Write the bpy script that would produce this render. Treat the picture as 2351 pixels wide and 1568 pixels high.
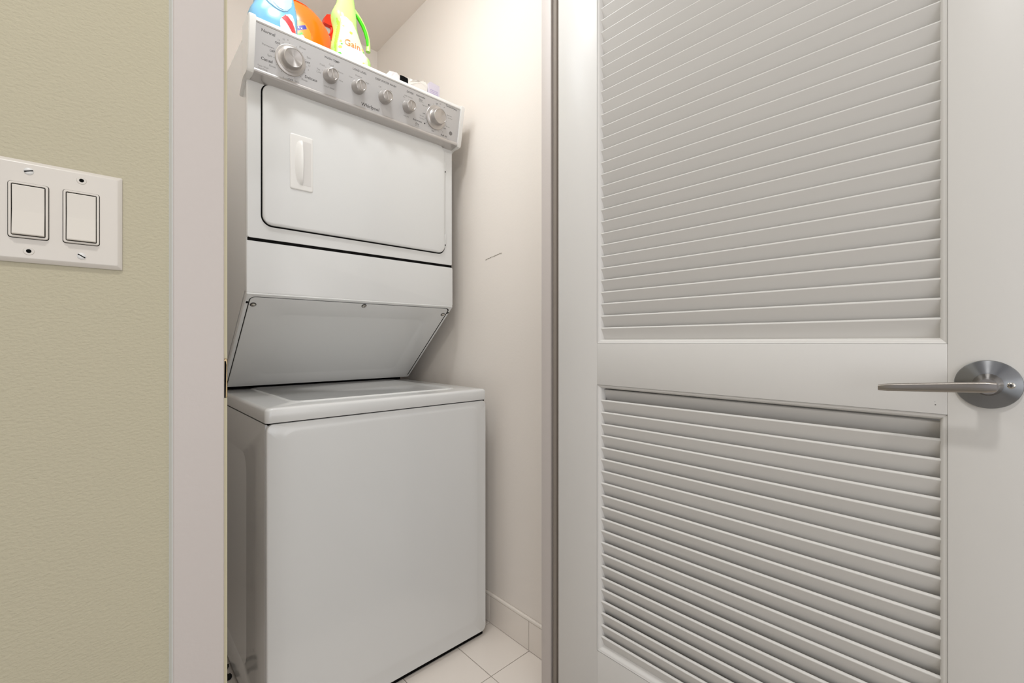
import bpy, bmesh, math, random
from mathutils import Vector, Matrix
random.seed(7)
SC = bpy.context.scene
COL = SC.collection
for o in list(bpy.data.objects): bpy.data.objects.remove(o)
R = math.radians
H = 1.015                                   # eye height of the camera

# ---------------------------------------------------------------- camera
cd = bpy.data.cameras.new('camera'); cam = bpy.data.objects.new('camera', cd); COL.objects.link(cam)
cam.location = (0, 0, H); cam.rotation_euler = (R(90), 0, R(-42.7))
cd.sensor_width = 36; cd.lens = 36*1020/2351; cd.clip_start = .02; cd.shift_y = .0004
SC.camera = cam
# ---------------------------------------------------------------- world, lights, exposure
w = bpy.data.worlds.new('world'); SC.world = w; w.use_nodes = True
w.node_tree.nodes['Background'].inputs[0].default_value = (1, .98, .95, 1)
w.node_tree.nodes['Background'].inputs[1].default_value = .1
def area(name, loc, size, power, color, target=None, shape='DISK', size_y=None):
    l = bpy.data.lights.new(name, 'AREA'); l.shape = shape; l.size = size
    if size_y: l.size_y = size_y
    l.energy = power; l.color = color
    o = bpy.data.objects.new(name, l); COL.objects.link(o); o.location = loc
    d = (Vector(target)-Vector(loc)) if target else Vector((0, 0, -1))
    o.rotation_euler = d.to_track_quat('-Z', 'Y').to_euler()
    return o
area('lamp_light', (-.20, .02, 2.40), .16, 9, (1, .99, .98))
area('lamp_light_far', (-1.5, -.5, 2.40), .30, 1.5, (1, 1, 1))
area('fill_light_left', (-2.35, -.2, 1.45), 1.5, 2.5, (.55, .66, 1), (1, .1, 1.2), 'RECTANGLE', 1.7)  # added soft fill from the hall's left end, no window there
area('fill_light_back', (.2, -1.15, 1.5), 1.7, 11.5, (.98, .97, 1), (.4, 1, 1.3), 'RECTANGLE', 1.6)  # added fill behind the camera, lights closet and door from the front
area('fill_light_low', (-.2, -1.2, .7), 1.6, 7.6, (.86, .92, 1), (.5, 1.2, .3), 'RECTANGLE', 1.0)  # added low fill to lift the lower closet, no real source
area('closet_fill_down', (.45, .97, 2.44),   .16, 4.8, (.94, .97, 1), (.55, 1.12, 0))  # added downward fill for lid and floor, separate from the closet lamp
pl = bpy.data.lights.new('closet_lamp_light', 'POINT'); pl.energy = 5.1; pl.color = (.82, .92, 1); pl.shadow_soft_size = .10
po = bpy.data.objects.new('closet_lamp_light', pl); COL.objects.link(po); po.location = (.30, 1.25, 2.34)
SC.view_settings.view_transform = 'Standard'; SC.view_settings.look = 'None'
SC.view_settings.gamma = 1; SC.view_settings.use_curve_mapping = False
SC.view_settings.exposure = 0.0

# ---------------------------------------------------------------- materials
def s2l(c): return tuple((v/255/12.92 if v/255 <= .04045 else ((v/255+.055)/1.055)**2.4) for v in c)
def mat(name, rgb, rough=.5, metal=0, coat=0, bump=0, bscale=60, spec=.5, var=0, vscale=3, trans=0, emit=None, aniso=0, radial=None, stretch=None, sss=0):
    m = bpy.data.materials.new(name); m.use_nodes = True
    nt = m.node_tree; b = nt.nodes['Principled BSDF']
    col = s2l(rgb)+(1,)
    b.inputs['Base Color'].default_value = col
    b.inputs['Roughness'].default_value = rough; b.inputs['Metallic'].default_value = metal
    b.inputs['Coat Weight'].default_value = coat; b.inputs['Coat Roughness'].default_value = .08
    b.inputs['Specular IOR Level'].default_value = spec
    b.inputs['Transmission Weight'].default_value = trans
    b.inputs['Anisotropic'].default_value = aniso
    if sss: b.inputs['Subsurface Weight'].default_value = sss; b.inputs['Subsurface Radius'].default_value = (.02, .02, .02)
    if radial:
        tg = nt.nodes.new('ShaderNodeTangent'); tg.direction_type = 'RADIAL'; tg.axis = radial; nt.links.new(tg.outputs[0], b.inputs['Tangent']); b.inputs['Anisotropic Rotation'].default_value = .25
    tc = nt.nodes.new('ShaderNodeTexCoord')
    src = tc.outputs['Object']
    if stretch:
        mp = nt.nodes.new('ShaderNodeMapping'); mp.inputs['Scale'].default_value = stretch
        nt.links.new(src, mp.inputs[0]); src = mp.outputs[0]
    if bump:
        n = nt.nodes.new('ShaderNodeTexNoise'); n.inputs['Scale'].default_value = bscale
        n.inputs['Detail'].default_value = 3
        nt.links.new(src, n.inputs['Vector'])
        bp = nt.nodes.new('ShaderNodeBump'); bp.inputs['Strength'].default_value = bump; bp.inputs['Distance'].default_value = .002
        nt.links.new(n.outputs[0], bp.inputs['Height']); nt.links.new(bp.outputs[0], b.inputs['Normal'])
    n2 = nt.nodes.new('ShaderNodeTexNoise'); n2.inputs['Scale'].default_value = vscale; n2.inputs['Detail'].default_value = 4
    nt.links.new(src, n2.inputs['Vector'])
    hs = nt.nodes.new('ShaderNodeHueSaturation'); hs.inputs['Color'].default_value = col
    mr = nt.nodes.new('ShaderNodeMapRange'); v = var or .015
    mr.inputs['To Min'].default_value = 1-v; mr.inputs['To Max'].default_value = 1+v
    nt.links.new(n2.outputs[0], mr.inputs[0]); nt.links.new(mr.outputs[0], hs.inputs['Value'])
    nt.links.new(hs.outputs[0], b.inputs['Base Color'])
    return m
M = {}
M['olive'] = mat('olive_wall_paint', (195, 187, 162), .75, bump=.55, bscale=190, spec=.25, var=.02, stretch=(1, 1, 1.6))
M['cream'] = mat('cream_closet_paint', (239, 231, 222), .7, bump=.12, bscale=120, spec=.25)
M['ceil'] = mat('ceiling_paint', (246, 236, 226), .8, spec=.2)
M['hallceil'] = mat('hall_ceiling_paint', (240, 238, 232), .8, spec=.2)
M['trim'] = mat('trim_paint', (207, 198, 192), .45, bump=.14, bscale=150, spec=.35)
M['jambedge'] = mat('jamb_edge_paint', (226, 218, 186), .5)
M['hallwall'] = mat('hall_wall_paint', (214, 212, 208), .7, spec=.25)
M['caulk'] = mat('caulk_white', (236, 238, 236), .5)
M['door'] = mat('door_paint', (224, 221, 216), .38, bump=.04, bscale=90, spec=.4)
M['slat'] = mat('slat_paint', (224, 221, 216), .42, spec=.4)
M['hingeshade'] = mat('hinge_gap_shade', (150, 140, 130), .8)  # shade of the hinge gap as a grey-brown colour
M['enamel'] = mat('white_enamel', (220, 220, 218), .22, coat=.5, spec=.5, var=.006)
M['gapdark'] = mat('dark_gap', (14, 13, 12), .9, spec=.1)
M['plast'] = mat('white_plastic', (228, 226, 222), .35)
M['silver'] = mat('silver_panel', (190, 188, 187), .42, metal=.3, spec=.4)
M['silvertrim'] = mat('silver_trim', (196, 192, 189), .28, metal=.45)
M['knob'] = mat('knob_silver', (184, 179, 175), .3, metal=.65)
M['knobface'] = mat('knob_brushed', (184, 179, 175), .34, metal=.85, aniso=.85, radial='Y')
M['ink'] = mat('dark_ink', (66, 64, 62), .6)
M['ink2'] = mat('grey_ink', (118, 115, 112), .6)
M['tile'] = mat('tile_glaze', (242, 233, 223), .22, spec=.5, var=.02, vscale=5)
M['grout'] = mat('grout', (124, 112, 98), .9)
M['basecap'] = mat('base_cap', (240, 232, 222), .4)
M['nickel'] = mat('brushed_nickel', (172, 166, 160), .3, metal=1, aniso=.6, bump=.05, bscale=300, stretch=(1, .05, 1))
M['rose'] = mat('brushed_nickel_rose', (150, 151, 152), .34, metal=1, aniso=.9, radial='X')
M['screw'] = mat('screw_steel', (190, 186, 178), .25, metal=1)
M['switch'] = mat('switch_plastic', (221, 214, 204), .3, spec=.5)
M['switch2'] = mat('rocker_plastic', (224, 217, 206), .26, spec=.5)
M['black'] = mat('black_hole', (8, 8, 7), .8, spec=.1)
M['hallfloor'] = mat('hall_floor', (186, 178, 168), .4)
M['brass'] = mat('strike_metal', (170, 150, 116), .3, metal=1)
M['lamp'] = mat('lamp_glass', (250, 248, 240), .3)

# ---------------------------------------------------------------- helpers
def tag(o, label=None, cat=None, group=None, kind=None):
    if label: o['label'] = label
    if cat: o['category'] = cat
    if group: o['group'] = group
    if kind: o['kind'] = kind
    return o
def empty(name, loc=(0, 0, 0)):
    o = bpy.data.objects.new(name, None); COL.objects.link(o); o.location = loc; o.empty_display_size = .1
    return o
def put(name, bm, m, parent=None, smooth=None, recalc=True, origin=None):
    """link a bmesh (world coordinates) as one object"""
    if recalc: bmesh.ops.recalc_face_normals(bm, faces=bm.faces)
    if origin is not None: bmesh.ops.translate(bm, vec=-Vector(origin), verts=bm.verts)
    me = bpy.data.meshes.new(name); bm.to_mesh(me); bm.free()
    for x in (m if isinstance(m, (list, tuple)) else [m]): me.materials.append(x)
    o = bpy.data.objects.new(name, me); COL.objects.link(o)
    if parent is not None:
        o.parent = parent
        p = parent; off = Vector((0, 0, 0))
        while p is not None: off += p.location; p = p.parent
        o.location = -off
    if origin is not None: o.location = o.location+Vector(origin)
    if smooth is not None:
        for f in me.polygons: f.use_smooth = True
        e = o.modifiers.new('edge', 'EDGE_SPLIT'); e.split_angle = R(smooth)
    return o
def box(bm, x0, x1, y0, y1, z0, z1, bev=0, seg=2, mi=0):
    vs = [bm.verts.new((x, y, z)) for x in (x0, x1) for y in (y0, y1) for z in (z0, z1)]
    fs = [bm.faces.new([vs[i] for i in q]) for q in ((0, 1, 3, 2), (4, 6, 7, 5), (0, 4, 5, 1), (2, 3, 7, 6), (0, 2, 6, 4), (1, 5, 7, 3))]
    for f in fs: f.material_index = mi
    if bev:
        es = list({e for f in fs for e in f.edges})
        bmesh.ops.bevel(bm, geom=es, offset=bev, segments=seg, profile=.5, affect='EDGES', clamp_overlap=True)
    return fs
def boxo(name, m, *a, parent=None, bev=0, seg=2, smooth=None):
    bm = bmesh.new(); box(bm, *a, bev=bev, seg=seg)
    return put(name, bm, m, parent, smooth if smooth is not None else (30 if bev else None))
def prism(bm, pts, axis, a0, a1, mi=0):
    """extrude polygon pts (2D) along axis: 'x' pts=(y,z), 'y' pts=(x,z), 'z' pts=(x,y)"""
    def mk(p, a): return {'x': (a, p[0], p[1]), 'y': (p[0], a, p[1]), 'z': (p[0], p[1], a)}[axis]
    A = [bm.verts.new(mk(p, a0)) for p in pts]; B = [bm.verts.new(mk(p, a1)) for p in pts]
    fs = [bm.faces.new(A), bm.faces.new(B[::-1])]
    n = len(pts)
    for i in range(n): fs.append(bm.faces.new([A[i], A[(i+1) % n], B[(i+1) % n], B[i]]))
    for f in fs: f.material_index = mi
    return fs
def rr(u0, u1, v0, v1, r, n=6):
    r = max(min(r, (u1-u0)/2-1e-5, (v1-v0)/2-1e-5), 1e-5); out = []
    for cx, cy, a in ((u1-r, v1-r, 0), (u0+r, v1-r, 90), (u0+r, v0+r, 180), (u1-r, v0+r, 270)):
        for k in range(n+1):
            t = R(a+90*k/n); out.append((cx+r*math.cos(t), cy+r*math.sin(t)))
    return out
def loft(bm, loops, cap0=True, cap1=True, mi=0, mis=None):
    L = [[bm.verts.new(p) for p in lp] for lp in loops]; n = len(L[0])
    for k in range(len(L)-1):
        for i in range(n):
            f = bm.faces.new([L[k][i], L[k][(i+1) % n], L[k+1][(i+1) % n], L[k+1][i]])
            f.material_index = mis[k] if mis else mi
    if cap0: bm.faces.new(L[0][::-1]).material_index = mis[0] if mis else mi
    if cap1: bm.faces.new(L[-1]).material_index = mis[-1] if mis else mi
    return L
def frame(o, U, V, W):
    o, U, V, W = map(Vector, (o, U, V, W))
    return lambda u, v, d: o+U*u+V*v+W*d
def plate(bm, F, steps, n=6, cap0=True, mis=None):
    """steps: (u0,u1,v0,v1,r,d) rounded rectangles lofted along the normal"""
    return loft(bm, [[F(u, v, d) for (u, v) in rr(u0, u1, v0, v1, r, n)] for (u0, u1, v0, v1, r, d) in steps], cap0=cap0, mis=mis)
def lathe(bm, F, prof, n=40, mis=None, cap1=True, cap0=True):
    return loft(bm, [[F(r*math.cos(2*math.pi*k/n), r*math.sin(2*math.pi*k/n), d) for k in range(n)] for (r, d) in prof], mis=mis, cap1=cap1, cap0=cap0)
def tube(bm, pts, rads, n=12):
    loops = []
    for i, p in enumerate(pts):
        p = Vector(p); a = Vector(pts[max(i-1, 0)]); b = Vector(pts[min(i+1, len(pts)-1)])
        t = (b-a).normalized(); up = Vector((0, 1, 0)) if abs(t.y) < .9 else Vector((1, 0, 0))
        s = t.cross(up).normalized(); q = s.cross(t).normalized(); r = rads[i] if isinstance(rads, (list, tuple)) else rads
        loops.append([p+s*r*math.cos(2*math.pi*k/n)+q*r*math.sin(2*math.pi*k/n) for k in range(n)])
    loft(bm, loops)
FY = lambda y: frame((0, y, 0), (1, 0, 0), (0, 0, 1), (0, -1, 0))      # face towards the viewer (-Y); u=X v=Z
FX = lambda x: frame((x, 0, 0), (0, 1, 0), (0, 0, 1), (-1, 0, 0))      # face towards -X; u=Y v=Z
def text_mesh(name, items, m, parent, F, bold=False):
    """items: (string,u,v,size,angle) joined into one flat lettering mesh in frame F"""
    o = None
    for (s, u, v, size) in items:
        bm = bmesh.new()
        cu = bpy.data.curves.new('t', 'FONT'); cu.body = s; cu.size = size; cu.align_x = 'CENTER'; cu.align_y = 'CENTER'
        cu.resolution_u = 2; cu.extrude = .0001
        if bold: cu.offset = size*.012
        to = bpy.data.objects.new('t', cu); COL.objects.link(to)
        dg = bpy.context.evaluated_depsgraph_get(); dg.update()
        me = bpy.data.meshes.new_from_object(to.evaluated_get(dg))
        b2 = bmesh.new(); b2.from_mesh(me)
        off = {}
        for vv in b2.verts: off[vv.index] = bm.verts.new(F(u+vv.co.x, v+vv.co.y, .0002+vv.co.z))
        for f in b2.faces:
            try: bm.faces.new([off[x.index] for x in f.verts])
            except ValueError: pass
        b2.free(); bpy.data.objects.remove(to); bpy.data.curves.remove(cu); bpy.data.meshes.remove(me)
        o = put(name, bm, m, parent)
    return o

# ---------------------------------------------------------------- setting
YW, YI = .80, .883                 # hall face and closet face of the front partition
JL, JR = .1418, .930               # jamb faces of the opening
XL, XR, YB, ZC = .05, 1.039, 2.147, 2.505
DH = 2.36                          # opening height
def struct(name, m, *a, **k): return tag(boxo(name, m, *a, **k), kind='structure')
bm = bmesh.new()
box(bm, -2.5, JL-.019, YW, YI, 0, ZC); box(bm, JR+.019, 1.09, YW, YI, 0, ZC); box(bm, JL-.019, JR+.019, YW, YI, DH+.019, ZC)
for f in bm.faces:
    if f.calc_center_median().y > YI-1e-3: f.material_index = 1
tag(put('wall_front', bm, [M['olive'], M['cream']]), kind='structure')
struct('wall_left', M['cream'], XL-.08, XL, YI, YB+.08, 0, ZC)
wr = struct('wall_right', M['cream'], XR, XR+.08, YI, YB+.08, 0, ZC)
struct('wall_back', M['cream'], XL, XR, YB, YB+.08, 0, ZC)
struct('ceiling', M['ceil'], XL-.08, XR+.08, YI, YB+.08, ZC, ZC+.05)
struct('ceiling_hall', M['hallceil'], -2.5, 1.01, -1.3, YI, ZC, ZC+.05)
struct('wall_hall_back', M['hallwall'], -2.5, 1.01, -1.38, -1.3, 0, ZC)
struct('wall_hall_left', M['hallwall'], -2.58, -2.5, -1.38, YI, 0, ZC)
struct('wall_hall_right', M['hallwall'], 1.01, 1.09, -1.38, YW, 0, ZC)
fl = struct('floor', M['grout'], XL-.08, XR+.08, YW, YB+.08, -.06, -.006)
struct('floor_hall', M['hallfloor'], -2.58, 1.09, -1.38, YW, -.06, 0)
# floor tiles, one by one
T = .201; g = .0022; k = 0
tiles = {}
for i in range(-5, 2):
    for j in range(-2, 6):
        x0, x1 = .8689+i*T+g/2, .8689+(i+1)*T-g/2; y0, y1 = 1.035+j*T+g/2, 1.035+(j+1)*T-g/2
        x0, x1, y0, y1 = max(x0, XL+.001), min(x1, XR-.001), max(y0, YW+.001), min(y1, YB-.001)
        if x1-x0 < .01 or y1-y0 < .01: continue
        key = (round(x1-x0, 4), round(y1-y0, 4))
        if key not in tiles:
            bm = bmesh.new(); box(bm, 0, x1-x0, 0, y1-y0, -.006, 0, bev=.0009, seg=1)
            o = put('tile', bm, M['tile'], fl); tiles[key] = o.data
        else:
            o = bpy.data.objects.new('tile', tiles[key]); COL.objects.link(o); o.parent = fl
        o.location = (x0, y0, random.uniform(-.0003, .0001))
# baseboard of cut tiles with a cap strip
bb = struct('baseboard_right', M['grout'], XR-.003, XR-.0002, YI, YB, 0, .0975)
for j in range(-1, 6):
    y0, y1 = max(1.036+j*T+.001, YI+.001), min(1.036+(j+1)*T-.001, YB-.009)
    if y1-y0 > .01: boxo('tile', M['tile'], XR-.009, XR-.0025, y0, y1, .0012, .0965, parent=bb, bev=.0009, seg=1)
cp = boxo('cap_strip', M['basecap'], XR-.0105, XR-.0002, YI, YB-.009, .0975, .1075, parent=bb, bev=.003)
bk = struct('baseboard_back', M['grout'], XL, XR-.0105, YB-.003, YB-.0002, 0, .0975)
for i in range(-5, 2):
    x0, x1 = max(.8689+i*T+.001, XL+.001), min(.8689+(i+1)*T-.001, XR-.011)
    if x1-x0 > .01: boxo('tile', M['tile'], x0, x1, YB-.009, YB-.0025, .0012, .0965, parent=bk, bev=.0009, seg=1)
boxo('cap_strip', M['basecap'], XL, XR-.011, YB-.0105, YB-.0002, .0975, .1075, parent=bk, bev=.003)
# pencil scribble on the closet wall
bm = bmesh.new()
pts = [(1.2692, 1.3168), (1.263, 1.3185), (1.256, 1.3198), (1.250, 1.3210), (1.247, 1.3195), (1.243, 1.3225), (1.238, 1.3215), (1.233, 1.3250), (1.229, 1.3225),
       (1.224, 1.3245), (1.220, 1.3235), (1.214, 1.3260), (1.206, 1.3262), (1.199, 1.3280), (1.194, 1.3278), (1.188, 1.3305), (1.183, 1.3268), (1.178, 1.3305)]
for a, b in zip(pts, pts[1:]):
    wd = random.uniform(.0007, .0022)
    vs = [bm.verts.new((XR-.0006, y, z)) for (y, z) in ((a[0], a[1]-wd), (b[0], b[1]-wd), (b[0], b[1]+wd*.6), (a[0], a[1]+wd*.6))]; bm.faces.new(vs)
M['pencil'] = mat('pencil_mark', (160, 152, 138), .8)
o = put('pencil_scribble', bm, M['pencil'], wr); o['label'] = 'faint grey pencil scribble'

# jambs, stops, casings
tl = struct('trim_1', [M['jambedge']], JL-.019, JL, YW, YI, 0, DH+.019, bev=.0012, seg=2)        # latch jamb
tag(tl, 'left door jamb with cream painted front edge')
# casing left with caulk edge
tc1 = tag(empty('trim_2', (.10, YW, 0)), 'flat painted casing board between green wall and closet opening', kind='structure')
bm = bmesh.new(); prism(bm, [(.0735, YW), (.0735, .7862), (.0750, .785), (.1340, .785), (.1353, .7863), (.1353, YW)], 'z', 0, 2.43)
put('casing_board', bm, M['trim'], tc1)
bm = bmesh.new(); prism(bm, [(.0703, YW), (.0708, .7985), (.0725, .7885), (.0735, .7868), (.0735, YW)], 'z', 0, 2.43)
put('caulk_edge', bm, M['caulk'], tc1)
o = boxo('trim_3', M['trim'], JR+.0065, JR+.069, .785, YW, 0, 2.43, bev=.0012, seg=1); tag(o, 'right casing board behind the open door', kind='structure')
o = boxo('trim_4', M['trim'], .1353, JR+.0065, .785, YW, DH+.006, 2.43, bev=.0012, seg=1); tag(o, 'head casing above the closet opening', kind='structure')
tr = tag(empty('trim_5', (JR, YW, 0)), 'right hinge jamb with door stop', kind='structure')
boxo('jamb_board', M['trim'], JR, JR+.019, YW, YI, 0, DH+.019, parent=tr, bev=.001, seg=1)
boxo('door_stop', M['trim'], JR-.011, JR-.0001, .8365, .8725, .002, DH-.001, parent=tr, bev=.0016, seg=2)
boxo('hinge_gap_shade', M['hingeshade'], JR-.0085, JR-.0001, .8175, .8300, .002, DH-.001, parent=tr, bev=.001, seg=1)  # painted strip stands in for the shadow gap beside the door edge
o = boxo('trim_6', M['trim'], JL+.0001, JR-.0001, YW, YI, DH, DH+.019); tag(o, 'head jamb above the closet opening', kind='structure')
o = boxo('door_stop', M['trim'], JL+.0001, JL+.006, .8395, .876, .002, DH-.001, parent=tl, bev=.0016)
# strike plate lip on the jamb edge
bm = bmesh.new(); zc = H-.0555
plate(bm, frame((.1386, YW+.0003, zc), (1, 0, 0), (0, 0, 1), (0, -1, 0)), [(-.0018, .0030, -.0300, .0300, .002, 0), (-.0018, .0030, -.0300, .0300, .002, .0018), (-.0012, .0024, -.0292, .0292, .002, .0024)], n=3)
o = put('strike_plate', bm, M['brass'], tl, 30)
bm = bmesh.new(); prism(bm, [(.1372, zc-.030), (.1392, zc-.030), (.1402, zc+.02), (.1394, zc+.026), (.1378, zc+.026)], 'y', YW-.0028, YW-.0021)
put('strike_hollow', bm, M['black'], tl)
# small dark chip at the foot of the right jamb
bm = bmesh.new(); prism(bm, [(.869, .012), (.8665, .018), (.862, .010), (.8605, .001), (.8645, .001)], 'x', JR-.0114, JR-.0108)
put('paint_chip', bm, M['black'], tr)

# ---------------------------------------------------------------- the louvred door, open at right angles
XD = .895; Y0, Y1 = -.082, .7874; PY0, PY1 = .0450, .6610
door = tag(empty('door_1', (XD+.0175, Y1, 0)), 'white louvred door standing open, satin lever handle', kind='structure')
def dbox(name, y0, y1, z0, z1, m='door'): return boxo(name, M[m], XD, XD+.035, y0, y1, z0, z1, parent=door, bev=.0009, seg=2)
ZT = 2.205; ZU = 1.0125; ZL = .9098; ZB = .257
dbox('stile', PY1, Y1, .010, 2.345); dbox('stile', Y0, PY0, .010, 2.345)
dbox('rail', PY0, PY1, .010, ZB); dbox('rail', PY0, PY1, ZL, ZU); dbox('rail', PY0, PY1, ZT, 2.345)
def molding(z0, z1):
    """picture-frame bead around a louvre panel, one piece per side"""
    wd = .0082
    prof = [(0, 0), (0, .0006), (.0012, .0016), (.0030, .0018), (.0048, .0030), (.0072, .0072), (wd, .0100), (wd, .024), (0, .024)]
    for side in range(4):
        bm = bmesh.new(); A = []; B = []
        for (q, d) in prof:
            x = XD+d-.0003
            if side == 0: a, b = (PY0+q, z0+q), (PY0+q, z1-q)
            elif side == 1: a, b = (PY1-q, z0+q), (PY1-q, z1-q)
            elif side == 2: a, b = (PY0+q, z0+q), (PY1-q, z0+q)
            else: a, b = (PY0+q, z1-q), (PY1-q, z1-q)
            A.append((x, a[0], a[1])); B.append((x, b[0], b[1]))
        loft(bm, [A, B])
        put('molding', bm, M['door'], door, 35)
molding(ZU, ZT); molding(ZB, ZL)
# slats: one mesh shared by every slat
th = R(26); L, t = .0393, .0060
bm = bmesh.new()
def sp(a, b): return (a*math.sin(th)+b*math.cos(th), -a*math.cos(th)+b*math.sin(th))   # a along the blade, b through it
ca = [sp(a, b) for (a, b) in ((.0002, .0018), (0, .0030), (.0002, .0046), (.0014, t), (L-.0014, t), (L, t-.0015), (L, .0015), (L-.0014, 0), (.0016, 0), (.0006, .0006))]
SY0, SY1 = PY0+.0065, PY1-.0065
prism(bm, [(x, z) for x, z in ca], 'y', SY0, SY1)
bmesh.ops.recalc_face_normals(bm, faces=bm.faces)
sme = bpy.data.meshes.new('slat'); bm.to_mesh(sme); bm.free(); sme.materials.append(M['slat'])
for f in sme.polygons: f.use_smooth = False
P = .02905
def slat(z, dx=0, tilt=0):
    o = bpy.data.objects.new('slat', sme); COL.objects.link(o); o.parent = door
    o.location = (XD+.0055+dx-door.location.x, -door.location.y, z-.001)
    o.rotation_euler = (random.uniform(-.0012, .0012), tilt, 0)
z = .2914
for k in range(21): slat(z+k*P, .0, random.uniform(-.02, .02) if k not in (2, 8, 14) else .035)
slat(.8970, .0105)
z = 1.0503
k = 0
while z+k*P < ZT-.004: slat(z+k*P, 0, random.uniform(-.015, .015)); k += 1
# two knots of filler left of the lock stile
bm = bmesh.new()
for (y, zz, r) in ((.0575, .9232, .0008), (.058, .9275, .0004)):
    lathe(bm, frame((XD-.0002, y, zz), (0, 1, 0), (0, 0, 1), (-1, 0, 0)), [(r, 0), (r*.7, .0002)], n=8)
put('nail_dimple', bm, M['ink2'], door)
# handle: lever is the part, with rose, neck and screws below it
hz = .9568; hy = .0052
bm = bmesh.new(); steps = []
for i in range(13):
    s = i/12; y = hy-.008+s*.118
    hh = .0074*(1-s)+.0052*s; dd = .0065*(1-s)+.0042*s
    if i == 0: hh, dd = hh*.8, dd*.75
    if i == 12: hh, dd = hh*.8, dd*.7
    if i == 11: y -= .001
    zc2 = hz-.0085*s; xc = XD-.055+.002*math.sin(s*math.pi)
    steps.append([(xc+a, y, zc2+b) for (a, b) in rr(-dd, dd, -hh, hh, .0028, 4)])
loft(bm, steps)
lever = put('door_handle', bm, M['nickel'], door, 40); lever['label'] = 'brushed nickel lever handle'
FR = frame((XD, hy, hz), (0, 1, 0), (0, 0, 1), (-1, 0, 0))
bm = bmesh.new(); lathe(bm, FR, [(.0325, 0), (.0330, .0012), (.0330, .0040), (.0322, .0056), (.0250, .0072), (.0172, .0086), (.0150, .0092)], n=64)
rose = put('rose', bm, M['rose'], lever, 30, origin=(XD, hy, hz)); rose['label'] = 'round brushed nickel backplate'
bm = bmesh.new(); lathe(bm, FR, [(.0150, .0088), (.0146, .012), (.0118, .020), (.0100, .034), (.0098, .048), (.0098, .0520)], n=32)
put('neck', bm, M['nickel'], lever, 40)
bm = bmesh.new()
FS = frame((XD-.0075, -.0158, hz), (0, 1, 0), (0, 0, 1), (-1, 0, 0)); lathe(bm, FS, [(.0042, 0), (.0042, .0006), (.0034, .0014), (.0016, .0018)], n=20)
for (a, b) in ((.0026, .0005), (.0005, .0026)):
    plate(bm, FS, [(-a, a, -b, b, .0002, .00175), (-a, a, -b, b, .0002, .0020)], n=1, mis=[1])
put('screw', bm, [M['screw'], M['ink']], lever, 40)

# ---------------------------------------------------------------- light switch plate on the green wall
PX1 = .0202; GC = [-.0031-.0129-.003, -.0031-.0129-.003-.046, -.0031-.0129-.003-.092]
GC = [-.0193, -.0653, -.1113]; PX0 = GC[2]-.0395; ZS = 1.1735; hh = .062
sw = tag(empty('light_switch', (GC[1], YW, ZS)), 'off-white three-gang wall plate with rocker switches on the green wall', 'light switch')
F = FY(YW)
bm = bmesh.new()
plate(bm, F, [(PX0, PX1, ZS-hh, ZS+hh, .0012, .0012), (PX0, PX1, ZS-hh, ZS+hh, .0012, .0020), (PX0+.0006, PX1-.0006, ZS-hh+.0006, ZS+hh-.0006, .0014, .0028),
              (PX0+.0046, PX1-.0046, ZS-hh+.0046, ZS+hh-.0046, .0016, .0064), (PX0+.0056, PX1-.0056, ZS-hh+.0056, ZS+hh-.0056, .0018, .0066)], n=3)
plt = put('wall_plate', bm, M['switch'], sw, 28)
boxo('plate_backing', M['gapdark'], PX0+.002, PX1-.0006, YW-.0016, YW, ZS-hh+.0006, ZS+hh-.002, parent=sw)
YP = YW-.0066; F = FY(YP)
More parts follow.
